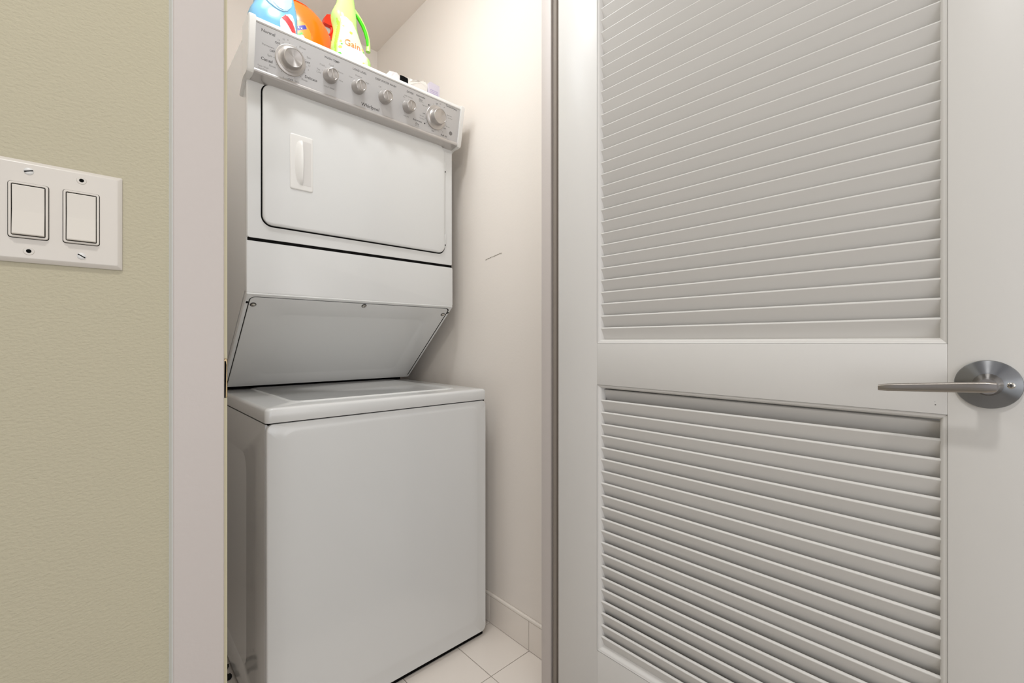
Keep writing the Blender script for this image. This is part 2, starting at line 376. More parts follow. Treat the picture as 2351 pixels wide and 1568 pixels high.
for gi, gx in enumerate(GC):
    bm = bmesh.new()
    plate(bm, F, [(gx-.0172, gx+.0172, ZS-.0338, ZS+.0338, .0030, 0), (gx-.0172, gx+.0172, ZS-.0338, ZS+.0338, .0030, .0003)], n=4)   # dark joint
    o = put('joint', bm, M['gapdark'], sw)
    bm = bmesh.new()
    # ring frame around the paddle
    lo = [(.0166, .0332, .0028, .0002), (.0166, .0332, .0028, .0022), (.0160, .0326, .0024, .0030), (.0145, .0311, .0014, .0030), (.0141, .0307, .0012, .0024), (.0141, .0307, .0012, .0002)]
    plate(bm, F, [(gx-a, gx+a, ZS-b, ZS+b, r, d) for (a, b, r, d) in lo], n=4, mis=[0, 0, 0, 0, 1, 1])
    fr = put('paddle_frame', bm, [M['switch'], M['gapdark']], sw, 35)
    # paddle: a shallow bent rocker, bottom pressed out
    bm = bmesh.new(); hw, hv = .0134, .0299
    prof = [(hv, .0010), (hv-.0005, .0032), (hv-.0012, .0034), (.0012, .0022), (-.0012, .0023), (-hv+.0012, .0064), (-hv+.0003, .0061), (-hv, .0052), (-hv, .0010)]
    A = [(gx-hw, YP-d, ZS+v) for v, d in prof]; B = [(gx-hw+.0006, YP-d-.0003, ZS+v) for v, d in prof]
    C = [(gx+hw-.0006, YP-d-.0003, ZS+v) for v, d in prof]; D = [(gx+hw, YP-d, ZS+v) for v, d in prof]
    loft(bm, [A, B, C, D]); put('rocker', bm, M['switch2'], fr, 6)
    # screw in one hole, the other one empty, alternating
    for s in (1, -1):
        cz = ZS+s*.0484; FF = FY(YP)
        F2 = frame((gx, YP, cz), (1, 0, 0), (0, 0, 1), (0, -1, 0))
        full = (s > 0) == (gi % 2 == 1)
        bm = bmesh.new()
        if full:
            lathe(bm, F2, [(.0044, 0), (.0044, .0003), (.0036, .0010), (.0016, .0014)], n=20, mis=[0, 0, 0])
            a = R(18 if s > 0 else -32); ca_, sa_ = math.cos(a), math.sin(a)
            F3 = frame((gx, YP, cz), (ca_, 0, sa_), (-sa_, 0, ca_), (0, -1, 0))
            plate(bm, F3, [(-.0040, .0040, -.0006, .0006, .0002, .0004), (-.0040, .0040, -.0006, .0006, .0002, .0015)], n=1, mis=[1])
            put('screw', bm, [M['plast'], M['gapdark']], sw, 40)
        else:
            lathe(bm, F2, [(.0050, .0), (.0044, .0006), (.0034, .0005), (.0022, .0003)], n=20, mis=[0, 0, 0], cap1=False)
            lathe(bm, F2, [(.0023, .0002), (.0023, .00045)], n=16, mis=[1])
            put('screw_hole', bm, [M['switch'], M['black']], sw, 40)

# ---------------------------------------------------------------- stacked washer and dryer
WX0, WX1, WF, WB = .2926, .9785, 1.193, 1.93
unit = tag(empty('stacked_washer_dryer', ((WX0+WX1)/2, (WF+WB)/2, 0)), 'tall white stacked laundry centre: dryer with silver knob panel over top-load washer', 'washer dryer')
E_ = M['enamel']
# washer cabinet: side walls, front panel, feet
bm = bmesh.new()
YS = WF+.014
SX = frame((WX0, 0, 0), (0, 1, 0), (0, 0, 1), (-1, 0, 0))
box(bm, WX0+.0008, WX1-.0006, YS, WB, .020, .812)
put('washer_cabinet', bm, E_, unit)
bm = bmesh.new()   # embossed left side skin
plate(bm, SX, [(YS, WB, .020, .812, .001, -.001), (YS, WB, .020, .812, .001, 0), (1.398, WB-.08, .105, .706, .05, 0), (1.403, WB-.085, .110, .701, .046, -.0022), (1.409, WB-.091, .116, .695, .042, -.0028)], n=8)
put('side_panel', bm, E_, unit, 30)
bm = bmesh.new()
F = FY(WF)
plate(bm, F, [(WX0+.0005, WX1-.0003, .018, .8135, .016, -.0135), (WX0+.0000, WX1-.0000, .018, .8137, .016, -.006), (WX0+.0010, WX1-.0010, .0185, .8130, .017, -.0018), (WX0+.0035, WX1-.0035, .021, .8105, .018, 0),
              (WX0+.030, WX1-.030, .058, .800, .030, 0), (WX0+.036, WX1-.036, .064, .796, .026, .0016), (WX0+.046, WX1-.046, .074, .790, .022, .0024)], n=8)
put('front_panel', bm, E_, unit, 30)
# lid / top
bm = bmesh.new(); zt = .853
FT = frame((0, 0, zt), (1, 0, 0), (0, 1, 0), (0, 0, 1))
a0, a1, b0, b1 = WX0-.003, WX1+.0012, WF-.003, WB
plate(bm, FT, [(a0+.001, a1-.001, b0+.001, b1, .012, -.0365), (a0, a1, b0, b1, .013, -.034), (a0, a1, b0, b1, .013, -.009), (a0+.0018, a1-.0018, b0+.0018, b1-.001, .013, -.0042), (a0+.0052, a1-.0052, b0+.0052, b1-.003, .013, -.0012), (a0+.012, a1-.012, b0+.012, b1-.006, .012, 0),
               (.372, .906, 1.262, 1.752, .03, 0), (.377, .901, 1.267, 1.747, .028, .0032), (.383, .895, 1.274, 1.740, .024, .0030), (.390, .888, 1.281, 1.733, .022, -.0004)], n=8)
lid = put('washer_lid', bm, E_, unit, 30)
boxo('lid_gap', M['gapdark'], WX0+.004, WX1-.004, WF+.006, WB-.01, .811, .818, parent=unit)
boxo('toe_shade', M['gapdark'], WX0+.005, WX1-.006, WF+.012, WB-.02, .0015, .021, parent=unit)  # dark block stands in for the shade under the washer's bottom edge
for (x, y) in ((WX0+.05, WF+.06), (WX1-.05, WF+.06), (WX0+.05, WB-.06), (WX1-.05, WB-.06)):
    bm = bmesh.new(); lathe(bm, frame((x, y, 0), (1, 0, 0), (0, 1, 0), (0, 0, 1)), [(.022, 0), (.022, .008), (.008, .010), (.008, .022)], n=16)
    put('leg', bm, M['gapdark'], unit)
# dryer cabinet: side profile (y,z)
DF = 1.395; DT = 1.878; DB = 1.90
bm = bmesh.new()
prism(bm, [(DF+.004, 1.300), (DF+.004, DT), (DB, DT), (DB, .8785), (1.740, .8785), (1.408, 1.163), (DF+.004, 1.170)], 'x', WX0, WX1)
bmesh.ops.recalc_face_normals(bm, faces=bm.faces)
bmesh.ops.bevel(bm, geom=[e for e in bm.edges], offset=.003, segments=2, affect='EDGES')
put('dryer_cabinet', bm, E_, unit, 30)
# legs of the dryer frame standing on the washer behind the lid
boxo('support_frame', M['gapdark'], WX0+.02, WX1-.02, 1.76, DB-.01, .8535, .8715, parent=unit)
# upper front skin with the door opening
F = FY(DF)
bm = bmesh.new()
plate(bm, F, [(WX0, WX1, 1.3035, DT-.004, .006, -.008), (WX0, WX1, 1.3035, DT-.004, .006, -.003), (WX0+.0025, WX1-.0025, 1.306, DT-.006, .006, 0),
              (.3275, .9445, 1.3415, 1.7475, .030, 0), (.3285, .9435, 1.3425, 1.7465, .029, -.004)], n=8, mis=[0, 0, 0, 1])
put('dryer_front', bm, [E_, M['gapdark']], unit, 30)
# door leaf
bm = bmesh.new()
plate(bm, F, [(.3315, .9405, 1.3460, 1.7440, .027, -.003), (.3310, .9410, 1.3455, 1.7445, .027, .004), (.3318, .9402, 1.3463, 1.7437, .027, .0062), (.3345, .9375, 1.349, 1.741, .026, .0078), (.3395, .9325, 1.354, 1.736, .024, .0084)], n=8)
dd_ = put('dryer_door', bm, E_, unit, 30)
FD = FY(DF-.0084)
bm = bmesh.new()
hx0, hx1, hz0, hz1 = .4016, .4652, 1.4620, 1.6235
plate(bm, FD, [(hx0, hx1, hz0, hz1, .005, -.001), (hx0, hx1, hz0, hz1, .005, .0012), (hx0+.0015, hx1-.0015, hz0+.0015, hz1-.0015, .005, .0024), (hx0+.004, hx1-.004, hz0+.004, hz1-.004, .004, .0026)], n=4)
hp = put('handle_plate', bm, M['plast'], dd_, 35)
# grip: a vertical arched bulge that undercuts on its right; hollow beside it
bm = bmesh.new(); N = 14; loops = []
for i in range(N+1):
    s = i/N; v = hz0+.012+s*(hz1-hz0-.024); a = math.sin(math.pi*s)**.45 if 0 < s < 1 else 0
    xr = .4352; wdt = .006+.016*a; dep = .0008+.0150*a
    loops.append([FD(u, v, d) for (u, d) in ((xr, 0), (xr, dep*.92), (xr-.0012, dep), (xr-wdt*.35, dep*.88), (xr-wdt*.7, dep*.52), (xr-wdt, .0026))])
loft(bm, loops); put('handle', bm, M['plast'], dd_, 50)
bm = bmesh.new()
M['hollow'] = mat('recess_plastic', (214, 211, 207), .4)
loops = [[FD(u, v, d) for (u, v) in rr(x0, x1, z0, z1, r, 6)] for (x0, x1, z0, z1, r, d) in
         ((.4362, .4602, hz0+.016, hz1-.016, .010, .0068), (.4358, .4606, hz0+.0155, hz1-.0155, .010, .0026),)]
# raised lip, then scooped pocket
bm.free(); bm = bmesh.new()
prof = []
for i in range(9):
    s = i/8; loops_z = (hz0+.016)*(1-s)+(hz1-.016)*s
    e = 1-(2*s-1)**6
    prof.append([FD(u, loops_z, d) for (u, d) in ((.4358, .0028), (.4358, .0030-.0*e), (.4405, .0030), (.4600, .0029), (.4600, .0028))])
loft(bm, prof)
put('finger_pocket', bm, M['hollow'], dd_, 60)
for zc3 in (1.398, 1.672):
    bm = bmesh.new(); lathe(bm, frame((.9425, DF-.004, zc3-.019), (1, 0, 0), (0, 1, 0), (0, 0, 1)), [(.0030, 0), (.0034, .001), (.0034, .037), (.0030, .038)], n=12)
    box(bm, .940, .945, DF-.005, DF+.002, zc3-.023, zc3-.019, mi=1)
    put('hinge', bm, [E_, M['gapdark']], unit, 30)
# lower access panel with rolled lip, and the slanted panel behind it
bm = bmesh.new()
o0, o1 = WX0-.0012, WX1+.0022
plate(bm, F, [(o0, o1, 1.150, 1.2970, .006, -.014), (o0, o1, 1.150, 1.2970, .006, -.002), (o0+.002, o1-.002, 1.1505, 1.2955, .006, .0005), (o0+.006, o1-.006, 1.154, 1.2900, .006, .0012)], n=4)
put('access_panel', bm, E_, unit, 30)
boxo('panel_gap', M['gapdark'], WX0+.003, WX1-.003, DF+.001, DF+.02, 1.290, 1.306, parent=unit)
# slanted panel frame: local frame along the slope
A = Vector((0, DF+.001, 1.1480)); B = Vector((0, 1.727, .8660)); dl = (B-A).length; V = (A-B).normalized(); N_ = Vector((0, -V.z, V.y)).normalized()
if N_.y > 0: N_ = -N_
FSL = frame(B, (1, 0, 0), V, N_)
bm = bmesh.new()
plate(bm, FSL, [(WX0-.0005, WX1+.0005, .001, dl+.003, .003, -.012), (WX0-.0005, WX1+.0005, .001, dl+.003, .003, .0016), (WX0+.0015, WX1-.0015, .002, dl+.001, .003, .0030),
                (WX0+.0085, WX1-.0085, .006, dl-.0060, .016, .0030), (WX0+.0095, WX1-.0095, .007, dl-.0070, .015, .0002)], n=6, mis=[0, 0, 0, 1, 1])
put('lower_frame', bm, [E_, M['gapdark']], unit, 30)
bm = bmesh.new()
p0, p1, q1 = WX0+.0113, WX1-.0113, dl-.0098
plate(bm, FSL, [(p0, p1, .003, q1, .014, -.002), (p0, p1, .003, q1, .014, .0022), (p0+.0012, p1-.0012, .004, q1-.0012, .013, .0032),
                (p0+.070, p1-.070, .050, q1-.055, .035, .0034), (p0+.078, p1-.078, .058, q1-.063, .030, .0012), (p0+.086, p1-.086, .066, q1-.071, .026, .0008)], n=8)
sl = put('slanted_panel', bm, E_, unit, 30)
for (px_, v) in ((WX0+.022, dl-.038), (.6350, dl-.018), (WX1-.024, dl-.040)):
    FQ = frame(B+Vector((px_, 0, 0))+V*v+N_*.0030, (1, 0, 0), V, N_)
    bm = bmesh.new(); r = .0062
    lathe(bm, FQ, [(r*1.35, 0), (r*1.3, .0010), (r, .0012), (r*.95, .0030), (r*.5, .0044), (.0008, .0046)], n=20, mis=[1, 1, 0, 0, 0])
    plate(bm, FQ, [(-r*.5, r*.5, -.0010, .0010, .0003, .0040), (-r*.5, r*.5, -.0010, .0010, .0003, .0048)], n=1, mis=[1])
    put('screw', bm, [M['screw'], M['ink']], sl, 40)
for x in (WX0+.0055, WX1-.0055):
    FQ = frame(B+Vector((x, 0, 0))+V*(dl-.030)+N_*.0029, (1, 0, 0), V, N_)
    bm = bmesh.new(); plate(bm, FQ, [(-.0028, .0028, -.004, .004, .0012, 0), (-.0028, .0028, -.004, .004, .0012, .0004)], n=2); put('notch', bm, M['black'], unit)

# control console: leaning face, end caps, rail, trim
CT, CB = (1.3350, 1.8700), (1.3560, 1.7580)      # (y,z) top and bottom of the silver face
CX0, CX1 = .3010, .9720
con = []
cv = Vector((0, CT[0]-CB[0], CT[1]-CB[1])); cl = cv.length; cv.normalize(); cn = Vector((0, -cv.z, cv.y)); cn = cn if cn.y < 0 else -cn
FC = frame((0, CB[0], CB[1]), (1, 0, 0), cv, cn)
bm = bmesh.new()
prism(bm, [(1.400, 1.8825), (1.3420, 1.8845), (1.3345, 1.8835), (1.3325, 1.8800), (1.3325, 1.8735), (1.3350, 1.8712), (1.3385, 1.8705), (1.3580, 1.757), (1.40, 1.752)], 'x', CX0-.002, CX1+.002)
shell = put('console_shell', bm, M['plast'], unit, 30)
bm = bmesh.new(); plate(bm, FC, [(CX0, CX1, 0, cl-.0005, .001, -.001), (CX0, CX1, 0, cl-.0005, .001, .0002)], n=2)
panel = put('control_panel', bm, M['silver'], unit); panel['label'] = 'silver grey control fascia with black lettering'
bm = bmesh.new()   # rolled trim below the face
ty, tz = 1.3590, 1.7520
prism(bm, [(CB[0]-.0005, 1.7582)]+[(ty+.0065*math.cos(R(a)), tz+.0068*math.sin(R(a))) for a in range(120, 271, 15)]+[(1.3700, 1.7440), (1.3780, 1.7425), (1.3900, 1.7400), (1.3990, 1.7400), (1.3990, 1.7582)], 'x', CX0, CX1)
put('trim_bar', bm, M['silvertrim'], unit, 40)
for s, xa, xb in ((-1, WX0-.0085, CX0), (1, CX1, WX1+.0085)):
    bm = bmesh.new()
    sh = [(1.3300, 1.8850), (1.3270, 1.8815), (1.3268, 1.8750), (1.3500, 1.7480), (1.3545, 1.7420), (1.3640, 1.7395), (1.3900, 1.7405), (1.4060, 1.7350), (1.4400, 1.7080), (1.4440, 1.7120), (1.4100, 1.7480), (1.4080, 1.7560), (1.4080, 1.8870), (1.3400, 1.8880)]
    prism(bm, sh, 'x', xa, xb)
    bmesh.ops.recalc_face_normals(bm, faces=bm.faces)
    bmesh.ops.bevel(bm, geom=[e for e in bm.edges if abs(e.verts[0].co.x-e.verts[1].co.x) < 1e-6], offset=.0016, segments=2, affect='EDGES')
    put('end_cap', bm, M['plast'], unit, 35)
# knobs
def cuv(px, py):      # photograph pixel -> point on the console face (done once from the camera data above)
    u_ = (px-1175.5)/1020; v_ = -(py-785)/1020; sn, cs = math.sin(R(42.7)), math.cos(R(42.7))
    d = Vector((sn+u_*cs, cs-u_*sn, v_)); o_ = Vector((0, 0, H)); p = Vector((0, CB[0], CB[1]))
    q = o_+d*((p-o_).dot(cn)/d.dot(cn)); return q.x, (q-p).dot(cv)
def knob(u, v, big):
    Fk = frame(FC(u, v, .0003), (1, 0, 0), cv, cn); bm = bmesh.new()
    k = .865 if big else .90
    if big:
        lathe(bm, Fk, [(r*k, d) for (r, d) in ((.0460, 0), (.0462, .0022), (.0448, .0032), (.0400, .0040), (.0372, .0048), (.0352, .0060), (.0345, .0062))], n=64, cap1=True)
        k_ = put('dial', bm, M['knob'], unit, 28); k_['label'] = 'large round silver dial'
        bm = bmesh.new()
        lathe(bm, Fk, [(r*k, d) for (r, d) in ((.0345, .0060), (.0315, .0085), (.0300, .0110), (.0292, .0270), (.0288, .0292), (.0276, .0305))], n=64, cap1=False)
        put('grip', bm, M['knob'], k_, 28)
        bm = bmesh.new(); lathe(bm, Fk, [(r*k, d) for (r, d) in ((.0278, .0302), (.0268, .0306), (.0262, .0300), (.0255, .0298))], n=64, cap0=False); put('face_cap', bm, M['knobface'], k_, 28, origin=FC(u, v, 0))
    else:
        lathe(bm, Fk, [(r*k, d) for (r, d) in ((.0232, 0), (.0232, .0025), (.0218, .0045), (.0206, .0150), (.0196, .0240), (.0182, .0272), (.0170, .0278))], n=40, cap1=False)
        k_ = put('knob', bm, M['knob'], unit, 28); k_['label'] = 'small round silver knob'
        bm = bmesh.new(); lathe(bm, Fk, [(r*k, d) for (r, d) in ((.0171, .0276), (.0160, .0281), (.0152, .0270), (.0148, .0266))], n=40, cap0=False); put('face_cap', bm, M['knobface'], k_, 28, origin=FC(u, v, 0))
        bm = bmesh.new(); Fr = frame(FC(u, v, .0268), (.94, 0, .34*cv.z), Vector((-.34, 0, 0))+cv*.94, cn)
        plate(bm, Fr, [(-.0030, .0030, -.0130, .0130, .003, 0), (-.0020, .0020, -.0124, .0124, .002, .0012), (-.0008, .0008, -.0116, .0116, .001, .0016)], n=3); put('finger_ridge', bm, M['knobface'], k_, 40)
for (px, py, b) in ((667, 139, 1), (1000.5, 270.5, 1), (757.5, 175, 0), (821.5, 200.5, 0), (882.5, 224, 0), (936.5, 245.5, 0)):
    u, v = cuv(px, py); knob(u, v, b)
# lettering on the console
S = .0085
def T_(l): return [(s,)+cuv(px, py)+(sz,) for (s, px, py, sz) in l]
text_mesh('lettering', T_([('Normal', 616, 75, .0110), ('OFF', 637, 99, .0075), ('OFF', 625, 118, .0075), ('Casual', 612.5, 138, .0110), ('Delicate', 714, 181, .0105), ('OFF', 706, 144, .0075),
    ('OFF', 667, 183.5, .0075), ('WASH TEMP', 762, 137.5, .0080), ('LOAD LEVEL', 826, 164, .0080), ('DEEP WATER WASH', 886, 190, .0080), ('DRYER', 941.5, 213, .0085), ('Automatic', 966, 222, .0085),
    ('Dry', 966, 229.5, .0085), ('Timed Drying', 1036, 247.5, .0085), ('Automatic', 958.5, 277, .0085), ('Dry', 958, 284.5, .0085), ('Fluff Air', 1019, 312, .0085), ('OFF', 1003, 238.5, .0055), ('OFF', 973, 261, .0055),
    ('OFF', 1021, 295.5, .0055), ('OFF', 993, 301, .0055)]), M['ink'], panel, FC, True)
lt = text_mesh('maker_lettering', T_([('Whirlpool', 850.5, 246, .0145)]), M['ink'], panel, FC, True); lt['label'] = 'dark printed maker lettering'
text_mesh('lettering', T_([('14', 640, 92, .0065), ('10', 651, 90.5, .0065), ('6', 661, 92, .0065), ('Rinse', 694.5, 110.5, .0080), ('Spin', 619.5, 128, .0075), ('Rinse', 625.5, 152.5, .0075), ('Permanent', 616, 106, .0070),
    ('Super Wash', 604, 153, .0055), ('Final Rinse', 603, 158.5, .0055), ('Spin', 709, 133, .0070), ('12', 710, 151.5, .0065), ('6', 708, 161, .0065), ('6', 650.5, 177.5, .0065), ('10', 658, 181, .0065), ('Spin', 681.5, 187.5, .0075), ('Rinse', 699, 184, .0075),
    ('Cold', 739.5, 149, .0070), ('Cool', 760.5, 150, .0070), ('Tap', 731, 159, .0065), ('Cold', 731.5, 165.5, .0065), ('Warm', 781, 166.5, .0070), ('Hot', 783, 186, .0070), ('COLD RINSE', 755.5, 201, .0055),
    ('Low', 805, 176.5, .0065), ('Medium', 823.5, 175.5, .0065), ('High', 843.5, 191, .0065), ('Off', 872, 199.5, .0065), ('On', 897, 209.5, .0065), ('END SIGNAL', 938, 222.5, .0055), ('On', 927.5, 222.5, .0060),
    ('VOLUME', 932.5, 267, .0055), ('Less Dry', 967, 234, .0050), ('High Heat', 975, 243, .0048), ('Normal', 968, 266, .0048), ('Low Heat', 968, 272, .0048), ('More Dry', 957.5, 289, .0045), ('Easy Care', 1031.5, 266, .0050),
    ('Low Heat', 1033, 272.5, .0050), ('Minutes', 1028, 291.5, .0050), ('60', 1011, 239, .0055), ('40', 1020, 247, .0055), ('20', 1016, 303, .0050)]), M['ink2'], panel, FC)
for (px, py, r) in ((984.5, 241, .0026), (975, 283.5, .0026)):
    bm = bmesh.new(); u, v = cuv(px, py); lathe(bm, frame(FC(u, v, .0002), (1, 0, 0), cv, cn), [(r, 0), (r, .0003)], n=14)
    put('marker_dot', bm, M['ink'], panel)
bm = bmesh.new(); u, v = cuv(1034.5, 306.5); lathe(bm, frame(FC(u, v, .0002), (1, 0, 0), cv, cn), [(.0068, 0), (.0068, .0003)], n=24)
put('round_emblem', bm, M['ink2'], panel)
bm = bmesh.new()   # tick marks round the two dials and small knobs
def ticks(u, v, r0, r1, angs, wd=.0004):
    for a in angs:
        a = R(a); c_, s_ = math.cos(a), math.sin(a)
        vs = [bm.verts.new(FC(u+r*c_-q*s_, v+r*s_+q*c_, .0004)) for (r, q) in ((r0, -wd), (r1, -wd), (r1, wd), (r0, wd))]; bm.faces.new(vs)
u, v = cuv(667, 139); ticks(u, v, .0415, .0450, range(0, 360, 24))
u, v = cuv(1000.5, 270.5); ticks(u, v, .0415, .0455, range(20, 400, 18))
for (px, py) in ((757.5, 175), (821.5, 200.5), (882.5, 224), (936.5, 245.5)):
    u, v = cuv(px, py); ticks(u, v, .0228, .0252, (20, 55, 90, 125, 160))
tag(put('tick_marks', bm, M['ink2'], panel), kind='stuff')

# ---------------------------------------------------------------- things on top of the dryer
M['blue'] = mat('blue_translucent_plastic', (112, 170, 204), .2, spec=.5, sss=.25)
M['bluelight'] = mat('pale_blue_plastic', (170, 204, 224), .2, sss=.2)
M['orange'] = mat('orange_plastic', (255, 112, 8), .22, coat=.3)
M['orange2'] = mat('light_orange_print', (255, 140, 24), .3)
M['red'] = mat('red_orange_plastic', (246, 48, 4), .3)
M['redprint'] = mat('red_print', (228, 62, 66), .35)
M['white'] = mat('white_print', (226, 224, 220), .35)
M['navy'] = mat('navy_print', (22, 24, 150), .35)
M['navybody'] = mat('navy_bottle_plastic', (8, 8, 58), .3)
M['green'] = mat('lime_green_plastic', (176, 232, 70), .25, sss=.2)
M['palegreen'] = mat('pale_green_plastic', (190, 232, 130), .22, sss=.2)
M['deepgreen'] = mat('deep_green_plastic', (70, 206, 10), .3)
M['labelpale'] = mat('pale_label', (224, 232, 196), .3)
M['yellow'] = mat('yellow_print', (250, 202, 84), .35)
M['orangetext'] = mat('orange_print', (240, 120, 40), .4)
M['lavender'] = mat('lavender_card', (205, 197, 208), .5)
M['lavprint'] = mat('lavender_print', (184, 172, 204), .5)
M['paper'] = mat('white_paper', (222, 217, 216), .6)
M['foil'] = mat('white_wrapper', (222, 216, 208), .3)
sn, cs = math.sin(R(42.7)), math.cos(R(42.7))
def at(px, py, y):
    u_ = (px-1175.5)/1020; v_ = -(py-785)/1020; dx, dy = sn+u_*cs, cs-u_*sn
    return dx*y/dy, H+v_*y/dy
def sel(cx, cy, rx, ry, z, n=48, e=2.6):
    out = []
    for k in range(n):
        a = 2*math.pi*k/n; c_, s_ = math.cos(a), math.sin(a)
        out.append((cx+rx*math.copysign(abs(c_)**(2/e), c_), cy+ry*math.copysign(abs(s_)**(2/e), s_), z))
    return out
class Body:
    """bottle body: levels (z, xl, xr, ry)"""
    def __init__(s, cy, lv, e=2.6): s.cy, s.lv, s.e = cy, sorted(lv), e
    def interp(s, z):
        lv = s.lv
        if z <= lv[0][0]: return lv[0][1:]
        for a, b in zip(lv, lv[1:]):
            if z <= b[0]:
                t_ = (z-a[0])/(b[0]-a[0]); return tuple(p*(1-t_)+q*t_ for p, q in zip(a[1:], b[1:]))
        return lv[-1][1:]
    def build(s, name, m, parent):
        bm = bmesh.new(); zs = []
        for a, b in zip(s.lv, s.lv[1:]):
            k = max(1, int((b[0]-a[0])/.006)); zs += [a[0]+(b[0]-a[0])*i/k for i in range(k)]
        zs.append(s.lv[-1][0]); loops = []
        for z in zs:
            xl, xr, ry = s.interp(z); loops.append(sel((xl+xr)/2, s.cy, (xr-xl)/2, ry, z, e=s.e))
        loft(bm, loops)
        return put(name, bm, m, parent, 60)
    def front(s, x, z, off=.0006):
        xl, xr, ry = s.interp(z); c = (xl+xr)/2; t_ = min(abs((x-c)/((xr-xl)/2)), .995)
        return (x, s.cy-ry*(1-t_**s.e)**(1/s.e)-off, z)
    def decal(s, name, mask, x0, x1, z0, z1, ms, parent, n=46, off=.0006):
        bm = bmesh.new(); V = {}
        def vv(i, j):
            if (i, j) not in V:
                x, z = x0+(x1-x0)*i/n, z0+(z1-z0)*j/n; V[(i, j)] = bm.verts.new(s.front(x, z, off))
            return V[(i, j)]
        for i in range(n):
            for j in range(n):
                x, z = x0+(x1-x0)*(i+.5)/n, z0+(z1-z0)*(j+.5)/n; xl, xr, _ = s.interp(z)
                if not xl+.002 < x < xr-.002: continue
                k = mask(x, z)
                if k is None: continue
                bm.faces.new([vv(i, j), vv(i+1, j), vv(i+1, j+1), vv(i, j+1)]).material_index = k
        return put(name, bm, ms, parent, 60)
def inpoly(x, z, P_):
    c = False; j = len(P_)-1
    for i in range(len(P_)):
        xi, zi = P_[i]; xj, zj = P_[j]
        if (zi > z) != (zj > z) and x < (xj-xi)*(z-zi)/(zj-zi)+xi: c = not c
        j = i
    return c
ZD = DT+.0005
# blue softener jug
cy = 1.462; q = lambda px, py: at(px, py, cy)
x568, _ = q(568, 35); x680, _ = q(680, 60)
lv = [(ZD, x568+.006, x680-.006, .040), (ZD+.008, x568, x680, .047), (q(568, 40)[1], x568, x680, .048), (q(569, 28)[1], q(569, 28)[0], q(680, 28)[0], .047), (q(573, 18)[1], q(573, 18)[0], q(680, 18)[0], .045),
      (q(580, 9)[1], q(580, 9)[0], q(680, 9)[0], .042), (q(583, 2)[1], q(583, 2)[0], q(679, 2)[0], .041), (q(584, -14)[1], q(584, -14)[0], q(676, -14)[0], .038), (q(592, -45)[1], q(592, -45)[0], q(668, -45)[0], .032), (q(608, -70)[1], q(608, -70)[0], q(645, -70)[0], .022), (q(610, -80)[1], q(611, -80)[0], q(641, -80)[0], .018)]
jug = tag(empty('softener_jug', ((x568+x680)/2, cy, ZD)), 'translucent blue plastic jug with red and white label, leftmost on the dryer', 'jug')
B1 = Body(cy, lv, 2.8); B1.build('bottle_body', M['blue'], jug)
zt_ = q(610, -80)[1]; cxn = q(626, -80)[0]
bm = bmesh.new(); lathe(bm, frame((cxn, cy, zt_), (1, 0, 0), (0, 1, 0), (0, 0, 1)), [(.021, 0), (.021, .026), (.019, .030)], n=28); put('cap', bm, M['white'], jug, 40)
qf = lambda px, py: at(px, py, cy-.045)
lab = [qf(*p) for p in ((642, 48), (646, 40), (655, 34), (668, 31), (673, 33), (678, 48), (681, 64), (682, 80), (680, 92), (665, 88), (650, 80), (643, 66))]
red = [qf(*p) for p in ((645, 42), (655, 34), (661, 37), (672, 50), (680, 68), (683, 84), (679, 86), (672, 76), (662, 60), (654, 49))]
st1 = [qf(*p) for p in ((663, 36), (667, 32), (676, 46), (681, 66), (678, 62), (671, 48))]
B1.decal('label', lambda x, z: (1 if inpoly(x, z, red) else 2 if inpoly(x, z, st1) and int(z*1000) % 5 < 2 else 0) if inpoly(x, z, lab) else None, qf(640, 60)[0], qf(684, 60)[0], qf(660, 95)[1], qf(660, 28)[1], [M['white'], M['redprint'], M['bluelight']], jug, 60)
blend = [qf(*p) for p in ((622, -20), (628, 2), (640, 16), (652, 23), (664, 21), (671, 14), (674, -4), (672, -20))]
B1.decal('grip_recess', lambda x, z: 0 if inpoly(x, z, blend) else None, qf(616, 0)[0], qf(680, 0)[0], qf(650, 26)[1], qf(650, -20)[1], [M['bluelight']], jug, 40, .0012)
bm = bmesh.new(); rim = [B1.front(*qf(*p), .001) for p in ((611, -16), (614, -4), (619, 3), (628, 12), (638, 20), (650, 25), (662, 24))]
tube(bm, rim, [.0016, .0022, .0026, .0026, .0024, .002, .0012], 8); put('moulded_rim', bm, M['bluelight'], jug, 60)
# orange detergent jug
cy = 1.60; q = lambda px, py: at(px, py, cy)
xl = q(628, 60)[0]
lv = [(ZD, xl+.006, q(762, 120)[0]-.006, .040), (ZD+.01, xl, q(763, 120)[0], .048)]
for (px, py, ry) in ((763, 120, .05), (760, 106, .05), (754, 88, .049), (746, 72, .047), (736, 57, .044), (725, 44, .040), (714, 34, .035), (704, 27.5, .028), (694, 23, .020), (686, 21.5, .012)):
    lv.append((q(px, py)[1], min(xl+max(0, (60-py))*.0006, q(px, py)[0]-.02), q(px, py)[0], ry))
ojug = tag(empty('detergent_jug', (xl+.07, cy, ZD)), 'bright orange detergent jug behind the blue jug, on the dryer', 'jug')
B2 = Body(cy, lv, 2.3); B2.build('bottle_body', M['orange'], ojug)
qf = lambda px, py: at(px, py, cy-.045)
nv = [qf(*p) for p in ((678, 61), (699, 59.5), (704, 69), (682, 71.5))]; gr = [qf(*p) for p in ((680, 78), (692, 75), (695, 80), (684, 84))]; wh = [qf(*p) for p in ((681, 84), (688, 79), (696, 84), (700, 92), (708, 97), (690, 96))]
ov = [qf(*p) for p in ((672, 52), (684, 47), (700, 56), (712, 78), (716, 108), (672, 108))]
